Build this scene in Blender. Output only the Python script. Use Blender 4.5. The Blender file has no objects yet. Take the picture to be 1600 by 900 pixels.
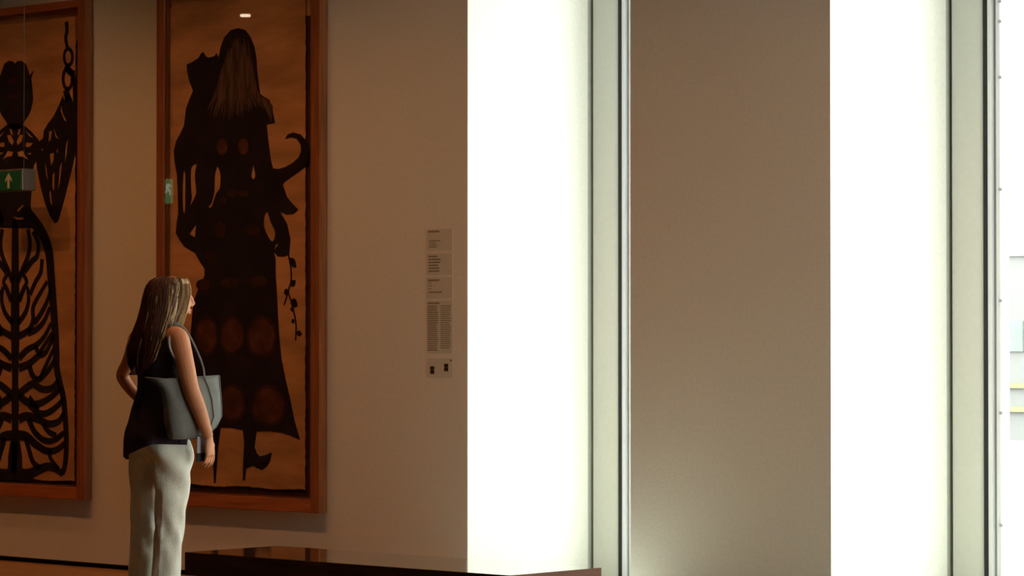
import bpy, bmesh, math, random
from mathutils import Vector, Matrix, noise

random.seed(7)
D = bpy.data
SC = bpy.context.scene
COL = SC.collection

# ------------------------------------------------------------------ camera
# world frame: X runs along the gallery wall, +Y goes through the wall to the outside, Z up
FPX = 4700.0                       # focal length in pixels of the 1600 x 900 frame
CAM = Vector((11.02, -11.61, 1.37))
YAW_F = Vector((-0.6777, 0.7354, 0.0)).normalized()
PITCH = math.atan(81.0 / FPX)
FWD = (YAW_F * math.cos(PITCH) + Vector((0, 0, 1)) * math.sin(PITCH)).normalized()
RGT = Vector((YAW_F.y, -YAW_F.x, 0)).normalized()
UPV = RGT.cross(FWD).normalized()
cd = D.cameras.new('camera')
cd.sensor_width = 36.0
cd.lens = FPX * 36.0 / 1600.0
cd.clip_end = 500
cam = D.objects.new('camera', cd)
COL.objects.link(cam)
cam.matrix_world = Matrix(((RGT.x, UPV.x, -FWD.x, CAM.x), (RGT.y, UPV.y, -FWD.y, CAM.y),
                           (RGT.z, UPV.z, -FWD.z, CAM.z), (0, 0, 0, 1)))
SC.camera = cam

# ------------------------------------------------------------------ sky, exposure
SKY = 8.0
LAMP_W = 76.0
LAMP_COL = (1.0, 0.41, 0.125)
w = D.worlds.new('overcast_sky')
SC.world = w
w.use_nodes = True
bg = w.node_tree.nodes['Background']
bg.inputs[0].default_value = (0.92, 1.0, 0.93, 1)
bg.inputs[1].default_value = SKY
# hazy sun from outside, crossing the window bays from left to right; it strikes the far jamb of each bay
SUN = 66.0
sl = D.lights.new('sun', 'SUN')
sl.energy = SUN
sl.color = (0.95, 1.0, 0.93)
sl.angle = math.radians(4)
so = D.objects.new('sun', sl)
COL.objects.link(so)
so.location = (-10, 12, 14)
so.rotation_euler = Vector((1.0, -1.9, -2.55)).to_track_quat('-Z', 'Y').to_euler()
SC.view_settings.view_transform = 'Standard'
SC.view_settings.look = 'None'
SC.view_settings.gamma = 1.0
SC.view_settings.exposure = 0.0
SC.cycles.max_bounces = 10
SC.cycles.diffuse_bounces = 6
SC.cycles.transparent_max_bounces = 12
SC.cycles.sample_clamp_indirect = 6.0
SC.cycles.caustics_reflective = False
SC.cycles.caustics_refractive = False

# ceiling wall-washers: two rows of warm lamps that light the pictures
CEIL = 4.8


def spot(x, y, watts, aim_y=0.0, aim_z=-0.8):
    ld = D.lights.new('ceiling_washer', 'SPOT')
    ld.energy = watts
    ld.color = LAMP_COL
    ld.spot_size = math.radians(84)
    ld.spot_blend = 1.0
    ld.shadow_soft_size = 0.035
    o = D.objects.new('ceiling_washer', ld)
    COL.objects.link(o)
    o.location = (x, y, CEIL - 0.08)
    d = Vector((x, aim_y, aim_z)) - o.location
    o.rotation_euler = d.to_track_quat('-Z', 'Y').to_euler()


for i in range(9):
    spot(-8.6 + i * 1.55, -2.35, LAMP_W * (1.0 if i < 6 else 0.62))
for i in range(9):
    spot(-7.9 + i * 1.55, -1.35, LAMP_W * (0.5 if i < 6 else 0.3))


# ------------------------------------------------------------------ helpers
# fixed measuring station from which the pictures, cards and sign were surveyed (does not follow the camera)
ST_EYE = Vector((11.02, -11.61, 1.37))
ST_F = 4700.0
ST_LEVEL = Vector((-0.6777, 0.7354, 0.0)).normalized()
_tilt = math.atan(81.0 / 4700.0)
ST_FWD = (ST_LEVEL * math.cos(_tilt) + Vector((0, 0, 1)) * math.sin(_tilt)).normalized()
ST_RGT = Vector((ST_LEVEL.y, -ST_LEVEL.x, 0)).normalized()
ST_UP = ST_RGT.cross(ST_FWD).normalized()


def pix(px, py, v):
    """surveyed point on the vertical plane Y = v (parallel to the gallery wall)"""
    d = ST_FWD * ST_F + ST_RGT * (px - 800.0) + ST_UP * (450.0 - py)
    t = (v - ST_EYE.y) / d.y
    return ST_EYE + d * t


def mat(name, col, rough=0.6, spec=0.4, metal=0.0, var=0.0, scale=8.0, stretch=(1, 1, 1), bump=0.0,
        bump_scale=60.0, emit=None, emit_s=0.0, col2=None, coat=0.0):
    m = D.materials.new(name)
    m.use_nodes = True
    nt = m.node_tree
    b = nt.nodes['Principled BSDF']
    b.inputs['Base Color'].default_value = (*col, 1)
    b.inputs['Roughness'].default_value = rough
    b.inputs['Metallic'].default_value = metal
    b.inputs['Specular IOR Level'].default_value = spec
    if coat:
        b.inputs['Coat Weight'].default_value = coat
        b.inputs['Coat Roughness'].default_value = 0.06
    if emit:
        b.inputs['Emission Color'].default_value = (*emit, 1)
        b.inputs['Emission Strength'].default_value = emit_s
    if var or bump:
        tc = nt.nodes.new('ShaderNodeTexCoord')
        mp = nt.nodes.new('ShaderNodeMapping')
        mp.inputs['Scale'].default_value = stretch
        nt.links.new(tc.outputs['Object'], mp.inputs['Vector'])
    if var:
        n = nt.nodes.new('ShaderNodeTexNoise')
        n.inputs['Scale'].default_value = scale
        n.inputs['Detail'].default_value = 6
        n.inputs['Roughness'].default_value = 0.6
        nt.links.new(mp.outputs[0], n.inputs['Vector'])
        r = nt.nodes.new('ShaderNodeValToRGB')
        c2 = col2 if col2 else tuple(c * (1 - var) for c in col)
        c1 = col if col2 else tuple(min(1, c * (1 + var)) for c in col)
        r.color_ramp.elements[0].position = 0.35
        r.color_ramp.elements[1].position = 0.65
        r.color_ramp.elements[0].color = (*c2, 1)
        r.color_ramp.elements[1].color = (*c1, 1)
        nt.links.new(n.outputs['Fac'], r.inputs['Fac'])
        nt.links.new(r.outputs['Color'], b.inputs['Base Color'])
    if bump:
        n2 = nt.nodes.new('ShaderNodeTexNoise')
        n2.inputs['Scale'].default_value = bump_scale
        n2.inputs['Detail'].default_value = 4
        nt.links.new(mp.outputs[0], n2.inputs['Vector'])
        bp = nt.nodes.new('ShaderNodeBump')
        bp.inputs['Strength'].default_value = bump
        bp.inputs['Distance'].default_value = 0.01
        nt.links.new(n2.outputs['Fac'], bp.inputs['Height'])
        nt.links.new(bp.outputs['Normal'], b.inputs['Normal'])
    return m


def glass_mat(name, tint, refl=1.0):
    m = D.materials.new(name)
    m.use_nodes = True
    nt = m.node_tree
    nt.nodes.clear()
    out = nt.nodes.new('ShaderNodeOutputMaterial')
    tr = nt.nodes.new('ShaderNodeBsdfTransparent')
    tr.inputs[0].default_value = (*tint, 1)
    gl = nt.nodes.new('ShaderNodeBsdfGlossy')
    gl.inputs['Roughness'].default_value = 0.0
    fr = nt.nodes.new('ShaderNodeFresnel')
    # the Fresnel node inverts the index on back faces; feed it so that both faces of the pane reflect alike
    ge = nt.nodes.new('ShaderNodeNewGeometry')
    io = nt.nodes.new('ShaderNodeMix')
    io.inputs['A'].default_value = 1.45
    io.inputs['B'].default_value = 1.0 / 1.45
    nt.links.new(ge.outputs['Backfacing'], io.inputs['Factor'])
    nt.links.new(io.outputs['Result'], fr.inputs['IOR'])
    mu = nt.nodes.new('ShaderNodeMath')
    mu.operation = 'MULTIPLY'
    mu.inputs[1].default_value = refl
    mx = nt.nodes.new('ShaderNodeMixShader')
    nt.links.new(fr.outputs[0], mu.inputs[0])
    nt.links.new(mu.outputs[0], mx.inputs[0])
    nt.links.new(tr.outputs[0], mx.inputs[1])
    nt.links.new(gl.outputs[0], mx.inputs[2])
    nt.links.new(mx.outputs[0], out.inputs[0])
    return m


M = dict(
    wall=mat('gallery_plaster', (0.60, 0.585, 0.55), 0.9, 0.1, var=0.035, scale=55, bump=0.12, bump_scale=90),
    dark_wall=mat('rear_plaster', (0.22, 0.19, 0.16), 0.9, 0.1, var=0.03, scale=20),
    panel=mat('jamb_panel_paint', (0.52, 0.52, 0.48), 0.6, 0.3, var=0.02, scale=30),
    plinth=mat('recess_black', (0.015, 0.010, 0.010), 0.8, 0.1, var=0.2, scale=20),
    bounce=mat('pale_bounce_stone', (0.36, 0.38, 0.33), 0.6, 0.25, var=0.06, scale=3),
    gap=mat('shadow_gap_grey', (0.30, 0.31, 0.28), 0.7, 0.2, var=0.03, scale=20),
    gasket=mat('black_gasket', (0.012, 0.012, 0.014), 0.6, 0.3, var=0.2, scale=40),
    alu=mat('anodised_aluminium', (0.60, 0.60, 0.63), 0.4, 0.5, metal=0.3, var=0.04, scale=30, stretch=(1, 1, 0.05)),
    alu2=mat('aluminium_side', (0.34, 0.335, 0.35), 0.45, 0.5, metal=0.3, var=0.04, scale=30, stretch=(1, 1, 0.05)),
    glass=glass_mat('window_glass', (0.95, 0.97, 0.96)),
    pglass=glass_mat('picture_glazing', (0.97, 0.97, 0.97), 0.8),
    plank=mat('floor_oak', (0.30, 0.135, 0.05), 0.35, 0.4, var=0.25, scale=6, stretch=(0.6, 9, 9), bump=0.05),
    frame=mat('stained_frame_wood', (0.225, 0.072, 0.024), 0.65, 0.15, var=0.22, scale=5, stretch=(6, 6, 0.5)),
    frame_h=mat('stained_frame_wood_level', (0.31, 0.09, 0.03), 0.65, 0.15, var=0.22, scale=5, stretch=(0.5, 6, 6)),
    mount=mat('shade_toned_mount', (0.075, 0.032, 0.018), 0.9, 0.1, var=0.25, scale=10),  # backing colour darkened to give the shadow round the paper
    paper=mat('kraft_paper', (0.56, 0.285, 0.135), 0.9, 0.1, var=0.26, scale=2.2, stretch=(0.8, 1, 2.6), bump=0.25, bump_scale=18),
    ink=mat('black_cut_paper', (0.018, 0.010, 0.014), 0.85, 0.15, var=0.3, scale=6),
    ink_hair=mat('brown_ink', (0.105, 0.058, 0.040), 0.9, 0.1, var=0.55, scale=9, stretch=(8, 1, 0.7)),
    ink_wash=mat('thin_brown_wash', (0.092, 0.030, 0.016), 0.9, 0.1, var=0.4, scale=9),
    ink_rim=mat('thin_wash_rim', (0.045, 0.017, 0.012), 0.9, 0.1, var=0.4, scale=9),
    card=mat('label_card', (0.48, 0.465, 0.425), 0.7, 0.2, var=0.02, scale=40),
    print=mat('grey_print', (0.20, 0.18, 0.145), 0.9, 0.1, var=0.2, scale=60),
    mark=mat('black_print', (0.03, 0.02, 0.015), 0.9, 0.1, var=0.2, scale=60),
    bench=mat('polished_dark_wood', (0.085, 0.036, 0.024), 0.07, 0.55, var=0.25, scale=5, stretch=(0.5, 7, 7), coat=0.5),
    bench_lit_end=mat('dark_wood_lit_end', (0.20, 0.085, 0.055), 0.5, 0.2, var=0.2, scale=5, stretch=(7, 0.5, 7)),  # end faces of the same wood, daylight painted in as a paler tone
    green=mat('sign_green', (0.012, 0.115, 0.05), 0.4, 0.4, var=0.05, scale=20),
    green_lit=mat('lit_sign_green', (0.02, 0.2, 0.1), 0.4, 0.4, emit=(0.16, 0.62, 0.24), emit_s=1.7),
    white_lit=mat('lit_sign_white', (0.8, 0.8, 0.75), 0.4, 0.4, emit=(0.75, 0.9, 0.72), emit_s=3.2),
    sign_white=mat('sign_white', (0.50, 0.48, 0.42), 0.4, 0.4, var=0.03, scale=30),
    sign_case=mat('sign_case_grey', (0.17, 0.155, 0.14), 0.35, 0.5, metal=0.3, var=0.06, scale=30),
    wire=mat('steel_wire', (0.2, 0.17, 0.15), 0.4, 0.5, metal=0.8, var=0.05, scale=30),
    lamp_glow=mat('lamp_lens', (1, 0.8, 0.5), 0.4, 0.3, emit=(1, 0.80, 0.55), emit_s=14.0),
    skin=mat('skin', (0.60, 0.25, 0.13), 0.5, 0.35, var=0.06, scale=14),
    hair=mat('brown_hair', (0.060, 0.019, 0.009), 0.55, 0.2, var=0.5, scale=7, stretch=(9, 9, 0.8)),
    blonde=mat('fair_hair_strands', (0.36, 0.23, 0.11), 0.5, 0.2, var=0.3, scale=7, stretch=(9, 9, 0.8)),
    top=mat('dark_navy_cloth', (0.030, 0.020, 0.034), 0.85, 0.2, var=0.3, scale=14, bump=0.3, bump_scale=160),
    trim=mat('pale_piping', (0.42, 0.40, 0.42), 0.8, 0.2, var=0.1, scale=30),
    linen=mat('off_white_linen', (0.72, 0.71, 0.65), 0.85, 0.15, var=0.05, scale=18, bump=0.3, bump_scale=180),
    canvas=mat('grey_canvas', (0.155, 0.158, 0.155), 0.8, 0.2, var=0.12, scale=9, bump=0.25, bump_scale=120),
    strap=mat('strap_grey', (0.12, 0.115, 0.12), 0.8, 0.2, var=0.1, scale=20),
    eye=mat('eye_white', (0.7, 0.68, 0.64), 0.2, 0.5, var=0.02, scale=30),
    lips=mat('lip_pink', (0.50, 0.16, 0.13), 0.45, 0.4, var=0.05, scale=30),
    leaflet=mat('leaflet_paper', (0.44, 0.44, 0.52), 0.7, 0.2, var=0.04, scale=30),
    leaflet_d=mat('leaflet_dark', (0.03, 0.03, 0.06), 0.7, 0.2, var=0.1, scale=30),
    shoe=mat('tan_leather', (0.25, 0.13, 0.07), 0.55, 0.3, var=0.1, scale=20),
    paving=mat('pale_paving', (0.24, 0.24, 0.235), 0.9, 0.1, var=0.06, scale=0.8),
    facade=mat('pale_facade', (0.215, 0.205, 0.21), 0.9, 0.1, var=0.04, scale=0.4),
    yellow=mat('yellow_band', (0.24, 0.235, 0.13), 0.8, 0.2, var=0.1, scale=2),
    teal=mat('tinted_far_glass', (0.185, 0.21, 0.205), 0.6, 0.3, var=0.1, scale=2),
)


def obj(name, me_or_bm, m, parent=None, smooth=False, bevel=0.0):
    if isinstance(me_or_bm, bmesh.types.BMesh):
        me = D.meshes.new(name)
        bmesh.ops.recalc_face_normals(me_or_bm, faces=me_or_bm.faces)
        me_or_bm.to_mesh(me)
        me_or_bm.free()
    else:
        me = me_or_bm
    if m is not None:
        if len(me.materials) == 0:
            me.materials.append(m)
    if smooth:
        for p in me.polygons:
            p.use_smooth = True
    o = D.objects.new(name, me)
    COL.objects.link(o)
    if parent is not None:
        o.parent = parent
        o.matrix_parent_inverse = parent.matrix_world.inverted() if parent.type != 'EMPTY' else Matrix.Translation(-parent.location)
    if bevel:
        md = o.modifiers.new('bevel', 'BEVEL')
        md.width = bevel
        md.segments = 2
    return o


def box(bm, x0, x1, y0, y1, z0, z1):
    vs = [bm.verts.new((x, y, z)) for x in (x0, x1) for y in (y0, y1) for z in (z0, z1)]
    for f in ((0, 1, 3, 2), (4, 6, 7, 5), (0, 4, 5, 1), (2, 3, 7, 6), (0, 2, 6, 4), (1, 5, 7, 3)):
        bm.faces.new([vs[i] for i in f])


def box_obj(name, dims, m, parent=None, bevel=0.0):
    bm = bmesh.new()
    box(bm, *dims)
    return obj(name, bm, m, parent, bevel=bevel)


def thing(name, loc, label, cat, group=None):
    o = D.objects.new(name, None)
    o.empty_display_size = 0.1
    COL.objects.link(o)
    o.location = loc
    tag(o, label, cat, group)
    return o


def tag(o, label, cat, group=None):
    o['label'] = label
    o['category'] = cat
    if group:
        o['group'] = group
    return o


def structure(o, label=None):
    o['kind'] = 'structure'
    return o


def tube(bm, pts, radii, seg=12, flat=1.0, hint=Vector((0, 1, 0)), caps=True):
    """tapered tube through pts; radii are numbers or (a, b) pairs"""
    pts = [Vector(p) for p in pts]
    rings = []
    n = len(pts)
    for i, p in enumerate(pts):
        t = (pts[min(i + 1, n - 1)] - pts[max(i - 1, 0)]).normalized()
        s = hint.cross(t)
        if s.length < 1e-4:
            s = Vector((1, 0, 0)).cross(t)
        s.normalize()
        u = t.cross(s).normalized()
        r = radii[i]
        a, b = r if isinstance(r, tuple) else (r, r * flat)
        ring = []
        for k in range(seg):
            an = 2 * math.pi * k / seg
            ring.append(bm.verts.new(p + s * (a * math.cos(an)) + u * (b * math.sin(an))))
        rings.append(ring)
    for i in range(n - 1):
        for k in range(seg):
            k2 = (k + 1) % seg
            bm.faces.new((rings[i][k], rings[i][k2], rings[i + 1][k2], rings[i + 1][k]))
    if caps:
        bm.faces.new(list(reversed(rings[0])))
        bm.faces.new(rings[-1])


def spline(pts, n):
    """Catmull-Rom resample of a list of tuples (any dimension)"""
    out = []
    m = len(pts)
    for i in range(n):
        t = i / (n - 1) * (m - 1)
        k = min(int(t), m - 2)
        f = t - k
        p0, p1, p2, p3 = pts[max(k - 1, 0)], pts[k], pts[k + 1], pts[min(k + 2, m - 1)]
        out.append(tuple(0.5 * ((2 * b) + (-a + c) * f + (2 * a - 5 * b + 4 * c - d) * f * f + (-a + 3 * b - 3 * c + d) * f ** 3)
                         for a, b, c, d in zip(p0, p1, p2, p3)))
    return out


def sphere(bm, c, r, seg=16, rings=10):
    mtx = Matrix.Translation(Vector(c)) @ Matrix.Diagonal((*r, 1)) if isinstance(r, tuple) else Matrix.Translation(Vector(c)) @ Matrix.Diagonal((r, r, r, 1))
    bmesh.ops.create_uvsphere(bm, u_segments=seg, v_segments=rings, radius=1.0, matrix=mtx)


def flat_shape(name, loops, y, depth, m, parent):
    """flat cut-out in the picture plane: first loop is the outline, the others are holes. loops are (x, z) lists"""
    cu = D.curves.new(name, 'CURVE')
    cu.dimensions = '2D'
    cu.fill_mode = 'BOTH'
    cu.extrude = depth / 2
    for lp in loops:
        s = cu.splines.new('POLY')
        s.points.add(len(lp) - 1)
        for p, (a, b) in zip(s.points, lp):
            p.co = (a, b, 0, 1)
        s.use_cyclic_u = True
    tmp = D.objects.new('tmp', cu)
    COL.objects.link(tmp)
    dg = bpy.context.evaluated_depsgraph_get()
    me = D.meshes.new_from_object(tmp.evaluated_get(dg))
    me.name = name
    D.objects.remove(tmp)
    D.curves.remove(cu)
    me.transform(Matrix(((1, 0, 0, 0), (0, 0, -1, y), (0, 1, 0, 0), (0, 0, 0, 1))))
    me.materials.clear()
    return obj(name, me, m, parent)


def ribbon(bm, pts, widths, y, th=0.0015):
    """flat tapering stroke in the picture plane; pts are (x, z)"""
    n = len(pts)
    L, R = [], []
    for i, (a, b) in enumerate(pts):
        p, q = pts[max(i - 1, 0)], pts[min(i + 1, n - 1)]
        tx, tz = q[0] - p[0], q[1] - p[1]
        ln = math.hypot(tx, tz) or 1
        nx, nz = -tz / ln, tx / ln
        h = widths[i] / 2
        L.append((a + nx * h, b + nz * h))
        R.append((a - nx * h, b - nz * h))
    fl = [bm.verts.new((x, y - th, z)) for x, z in L]
    fr = [bm.verts.new((x, y - th, z)) for x, z in R]
    bl = [bm.verts.new((x, y, z)) for x, z in L]
    br = [bm.verts.new((x, y, z)) for x, z in R]
    for i in range(n - 1):
        bm.faces.new((fl[i], fr[i], fr[i + 1], fl[i + 1]))
        bm.faces.new((bl[i], fl[i], fl[i + 1], bl[i + 1]))
        bm.faces.new((fr[i], br[i], br[i + 1], fr[i + 1]))
    bm.faces.new((fl[0], bl[0], br[0], fr[0]))
    bm.faces.new((fl[-1], fr[-1], br[-1], bl[-1]))


# ------------------------------------------------------------------ room shell
PERIOD, OPEN, THICK = 2.393, 1.137, 0.97
X_L, X_R, Y_B = -14.0, 13.5, -14.0
X_C, Y_C = 7.75, -5.8              # inner corner: unseen glazed wall, set here to bring its daylight nearer
NBAY = 3
bm = bmesh.new()
box(bm, X_L, 0.0, 0.0, THICK, 0.03, CEIL)
wall_main = structure(obj('wall_back', bm, M['wall']))
for k in range(NBAY):
    x0 = k * PERIOD + OPEN
    x1 = (k + 1) * PERIOD if k < NBAY - 1 else X_C
    bm = bmesh.new()
    box(bm, x0, x1, 0.0, THICK, 0.03, CEIL)
    structure(obj('wall_pier', bm, M['wall']))
    structure(box_obj('baseboard_pier', (x0 + 0.03, x1 - 0.03, 0.03, THICK, -0.02, 0.03), M['plinth']))
structure(box_obj('baseboard_back', (X_L, -0.03, 0.03, THICK, -0.02, 0.03), M['plinth']))
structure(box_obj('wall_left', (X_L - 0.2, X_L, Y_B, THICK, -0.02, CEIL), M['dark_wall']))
GY0, GY1 = -2.0, -0.45             # unseen window added in the right-hand wall to light visitor and piers
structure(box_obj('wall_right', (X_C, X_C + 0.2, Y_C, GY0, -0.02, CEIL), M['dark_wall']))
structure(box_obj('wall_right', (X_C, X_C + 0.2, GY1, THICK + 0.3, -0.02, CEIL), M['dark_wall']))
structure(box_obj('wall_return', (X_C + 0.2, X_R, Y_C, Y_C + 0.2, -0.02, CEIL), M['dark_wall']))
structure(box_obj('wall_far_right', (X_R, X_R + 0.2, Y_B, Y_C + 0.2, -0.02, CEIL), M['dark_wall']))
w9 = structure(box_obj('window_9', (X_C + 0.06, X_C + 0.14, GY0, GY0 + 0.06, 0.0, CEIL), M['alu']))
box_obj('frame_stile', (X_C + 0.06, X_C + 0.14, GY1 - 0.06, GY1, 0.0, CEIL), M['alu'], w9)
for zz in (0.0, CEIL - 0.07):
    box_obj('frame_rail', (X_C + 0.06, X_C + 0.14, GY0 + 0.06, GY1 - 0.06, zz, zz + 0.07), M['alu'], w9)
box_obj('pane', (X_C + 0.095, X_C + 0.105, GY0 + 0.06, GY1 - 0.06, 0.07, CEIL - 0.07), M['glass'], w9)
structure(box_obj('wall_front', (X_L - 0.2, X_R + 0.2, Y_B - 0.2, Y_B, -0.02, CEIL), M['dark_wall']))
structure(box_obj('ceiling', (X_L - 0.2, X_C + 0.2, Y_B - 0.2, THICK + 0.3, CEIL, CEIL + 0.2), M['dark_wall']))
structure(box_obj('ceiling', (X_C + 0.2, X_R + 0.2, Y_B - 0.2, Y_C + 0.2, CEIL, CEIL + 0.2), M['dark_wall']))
floor = structure(box_obj('floor', (X_L - 0.2, X_C + 0.2, Y_B - 0.2, THICK + 0.3, -0.22, -0.018), M['plinth']))
structure(box_obj('floor', (X_C + 0.2, X_R + 0.2, Y_B - 0.2, Y_C + 0.2, -0.22, -0.018), M['plinth']))
# floor boards, each a piece of the floor
PW, PL = 0.27, 5.4
bm = bmesh.new()
box(bm, 0.0015, PL - 0.0015, 0.0015, PW - 0.0015, -0.018, 0.0)
pm = D.meshes.new('floorboard')
bmesh.ops.recalc_face_normals(bm, faces=bm.faces)
bm.to_mesh(pm)
bm.free()
pm.materials.append(M['plank'])
nrow = int((-Y_B) / PW) + 4
for r in range(nrow):
    off = (r * 1.9) % PL
    c = 0
    x = X_L - off
    while x < (X_C if THICK - r * PW > Y_C else X_R):
        o = D.objects.new('floorboard', pm)
        COL.objects.link(o)
        o.location = (x, THICK - (r + 1) * PW, 0)
        o.parent = floor
        x += PL

# pale stone strip added on the unseen floor to throw daylight onto the piers
structure(box_obj('trim_40', (0.0, X_C, -1.15, THICK, 0.0, 0.006), M['bounce'], bevel=0.001))

# window bays: recessed panel, black gasket, aluminium frame, pane
for k in range(NBAY):
    x0 = k * PERIOD
    x1 = x0 + OPEN
    yj = THICK
    tp = structure(box_obj('trim_%d' % (k + 1), (x0 + 0.022, x0 + 0.215, yj + 0.02, yj + 0.10, 0.0, CEIL), M['panel']))
    # grey back of the narrow shadow gap beside the panel
    structure(box_obj('trim_%d' % (k + 11), (x0 - 0.06, x0 + 0.022, yj + 0.05, yj + 0.10, 0.0, CEIL), M['gap']))
    structure(box_obj('trim_%d' % (k + 21), (x0 - 0.06, x0 - 0.004, yj, yj + 0.05, 0.0, CEIL), M['gap']))  # return added to stop outside light leaking into the gap
    win = structure(box_obj('window_%d' % (k + 1), (x0 + 0.235, x0 + 0.262, yj + 0.012, yj + 0.10, 0.0, CEIL), M['alu']))
    def wpart(name, dims, m):
        return box_obj(name, dims, m, win, bevel=0.0)
    wpart('gasket', (x0 + 0.213, x0 + 0.239, yj + 0.011, yj + 0.10, 0.0, CEIL), M['gasket'])
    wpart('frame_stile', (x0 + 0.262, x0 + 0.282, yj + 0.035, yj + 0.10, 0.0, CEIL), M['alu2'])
    wpart('frame_stile', (x0 + 0.282, x0 + 0.306, yj + 0.022, yj + 0.10, 0.0, CEIL), M['alu'])
    wpart('frame_stile', (x1 - 0.06, x1 + 0.03, yj + 0.012, yj + 0.10, 0.0, CEIL), M['alu'])
    wpart('frame_rail', (x0 + 0.306, x1 - 0.06, yj + 0.022, yj + 0.10, 0.0, 0.07), M['alu'])
    wpart('frame_rail', (x0 + 0.306, x1 - 0.06, yj + 0.022, yj + 0.10, CEIL - 0.07, CEIL), M['alu'])
    g = wpart('pane', (x0 + 0.306, x1 - 0.06, yj + 0.055, yj + 0.067, 0.07, CEIL - 0.07), M['glass'])
    for z in (0.452, 1.008, 1.564, 2.116, 2.672, 2.95, 3.05, 3.6, 4.16):
        wpart('clip', (x0 + 0.300, x0 + 0.320, yj + 0.014, yj + 0.03, z - 0.008, z + 0.008), M['alu2'])

# ------------------------------------------------------------------ outside
structure(box_obj('ground_paving', (-90, 60, THICK + 0.3, 90, -0.3, -0.1), M['paving']))
fb = thing('far_building', (-15, 27, -0.1), 'pale office building seen bright and blurred through the window', 'building')
box_obj('wall', (-40, 4, 26, 36, -0.1, 13), M['facade'], fb)
box_obj('yellow_band', (-40, 4, 25.93, 26.0, 0.66, 0.73), M['yellow'], fb)['label'] = 'yellow band on the building'
box_obj('yellow_band', (-40, 4, 25.93, 26.0, 0.31, 0.39), M['yellow'], fb)['label'] = 'yellow band on the building'
for j in range(10):
    wx = -14.3 + (j - 5) * 2.0
    box_obj('window', (wx, wx + 0.9, 25.95, 26.02, 1.2, 1.65), M['teal'], fb)
for j in range(10):
    wx = -14.3 + (j - 5) * 2.0
    box_obj('window', (wx, wx + 1.2, 25.95, 26.02, 2.6, 5.4), M['facade'], fb)


# ------------------------------------------------------------------ framed pictures
def frame_box(root, xa, xb, za, zb, y_front):
    sw, tw, bw = 0.070, 0.048, 0.074
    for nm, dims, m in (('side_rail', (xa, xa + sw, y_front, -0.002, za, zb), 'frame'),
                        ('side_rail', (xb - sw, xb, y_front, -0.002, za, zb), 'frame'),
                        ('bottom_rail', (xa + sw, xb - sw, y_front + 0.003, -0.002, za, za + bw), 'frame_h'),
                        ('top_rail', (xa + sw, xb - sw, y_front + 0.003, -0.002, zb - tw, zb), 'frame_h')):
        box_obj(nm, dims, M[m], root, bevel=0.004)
    # thin inner fillets that catch the light
    for dims in ((xa + sw, xa + sw + 0.008, y_front + 0.018, -0.004, za + bw, zb - tw),
                 (xb - sw - 0.014, xb - sw, y_front + 0.010, -0.004, za + bw, zb - tw),
                 (xa + sw, xb - sw, y_front + 0.014, -0.004, za + bw, za + bw + 0.008)):
        box_obj('fillet', dims, M['frame'], root)
    box_obj('mount_board', (xa + sw, xb - sw, -0.012, -0.004, za + bw, zb - tw), M['mount'], root)
    box_obj('backing_sheet', (xa + sw, xb - sw, -0.0155, -0.012, zb - 0.24, zb - tw), M['paper'], root)
    box_obj('glazing', (xa + sw + 0.001, xb - sw - 0.001, y_front + 0.005, y_front + 0.008, za + bw + 0.003, zb - tw - 0.001), M['pglass'], root)


def paper_sheet(root, xa, xb, za, zb, y, seed):
    rnd = random.Random(seed)
    pts = []
    n = 60
    j = lambda s: rnd.uniform(-s, s)
    for i in range(n):
        pts.append((xa + (xb - xa) * i / n, za + j(0.0025) + 0.004 * math.sin(i * 0.23)))
    for i in range(n * 2):
        pts.append((xb + j(0.0035), za + (zb - za) * i / (2 * n)))
    for i in range(n):
        pts.append((xb - (xb - xa) * i / n, zb + j(0.004)))
    for i in range(n * 2):
        pts.append((xa + j(0.003), zb - (zb - za) * i / (2 * n)))
    return flat_shape('paper_sheet', [pts], y, 0.003, M['paper'], root)


YP = -0.024         # face of the paper
YF = -0.065         # face of the frames


def P2(px, py):
    p = pix(px, py, YP)
    return (p.x, p.z)


def loop(pts, n=None):
    q = [P2(*p) for p in pts]
    if n is None:
        n = len(q) * 5
    q2 = spline(q + [q[0]], n)
    return q2[:-1]


zb_, zt_ = 0.408, 3.425
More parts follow.
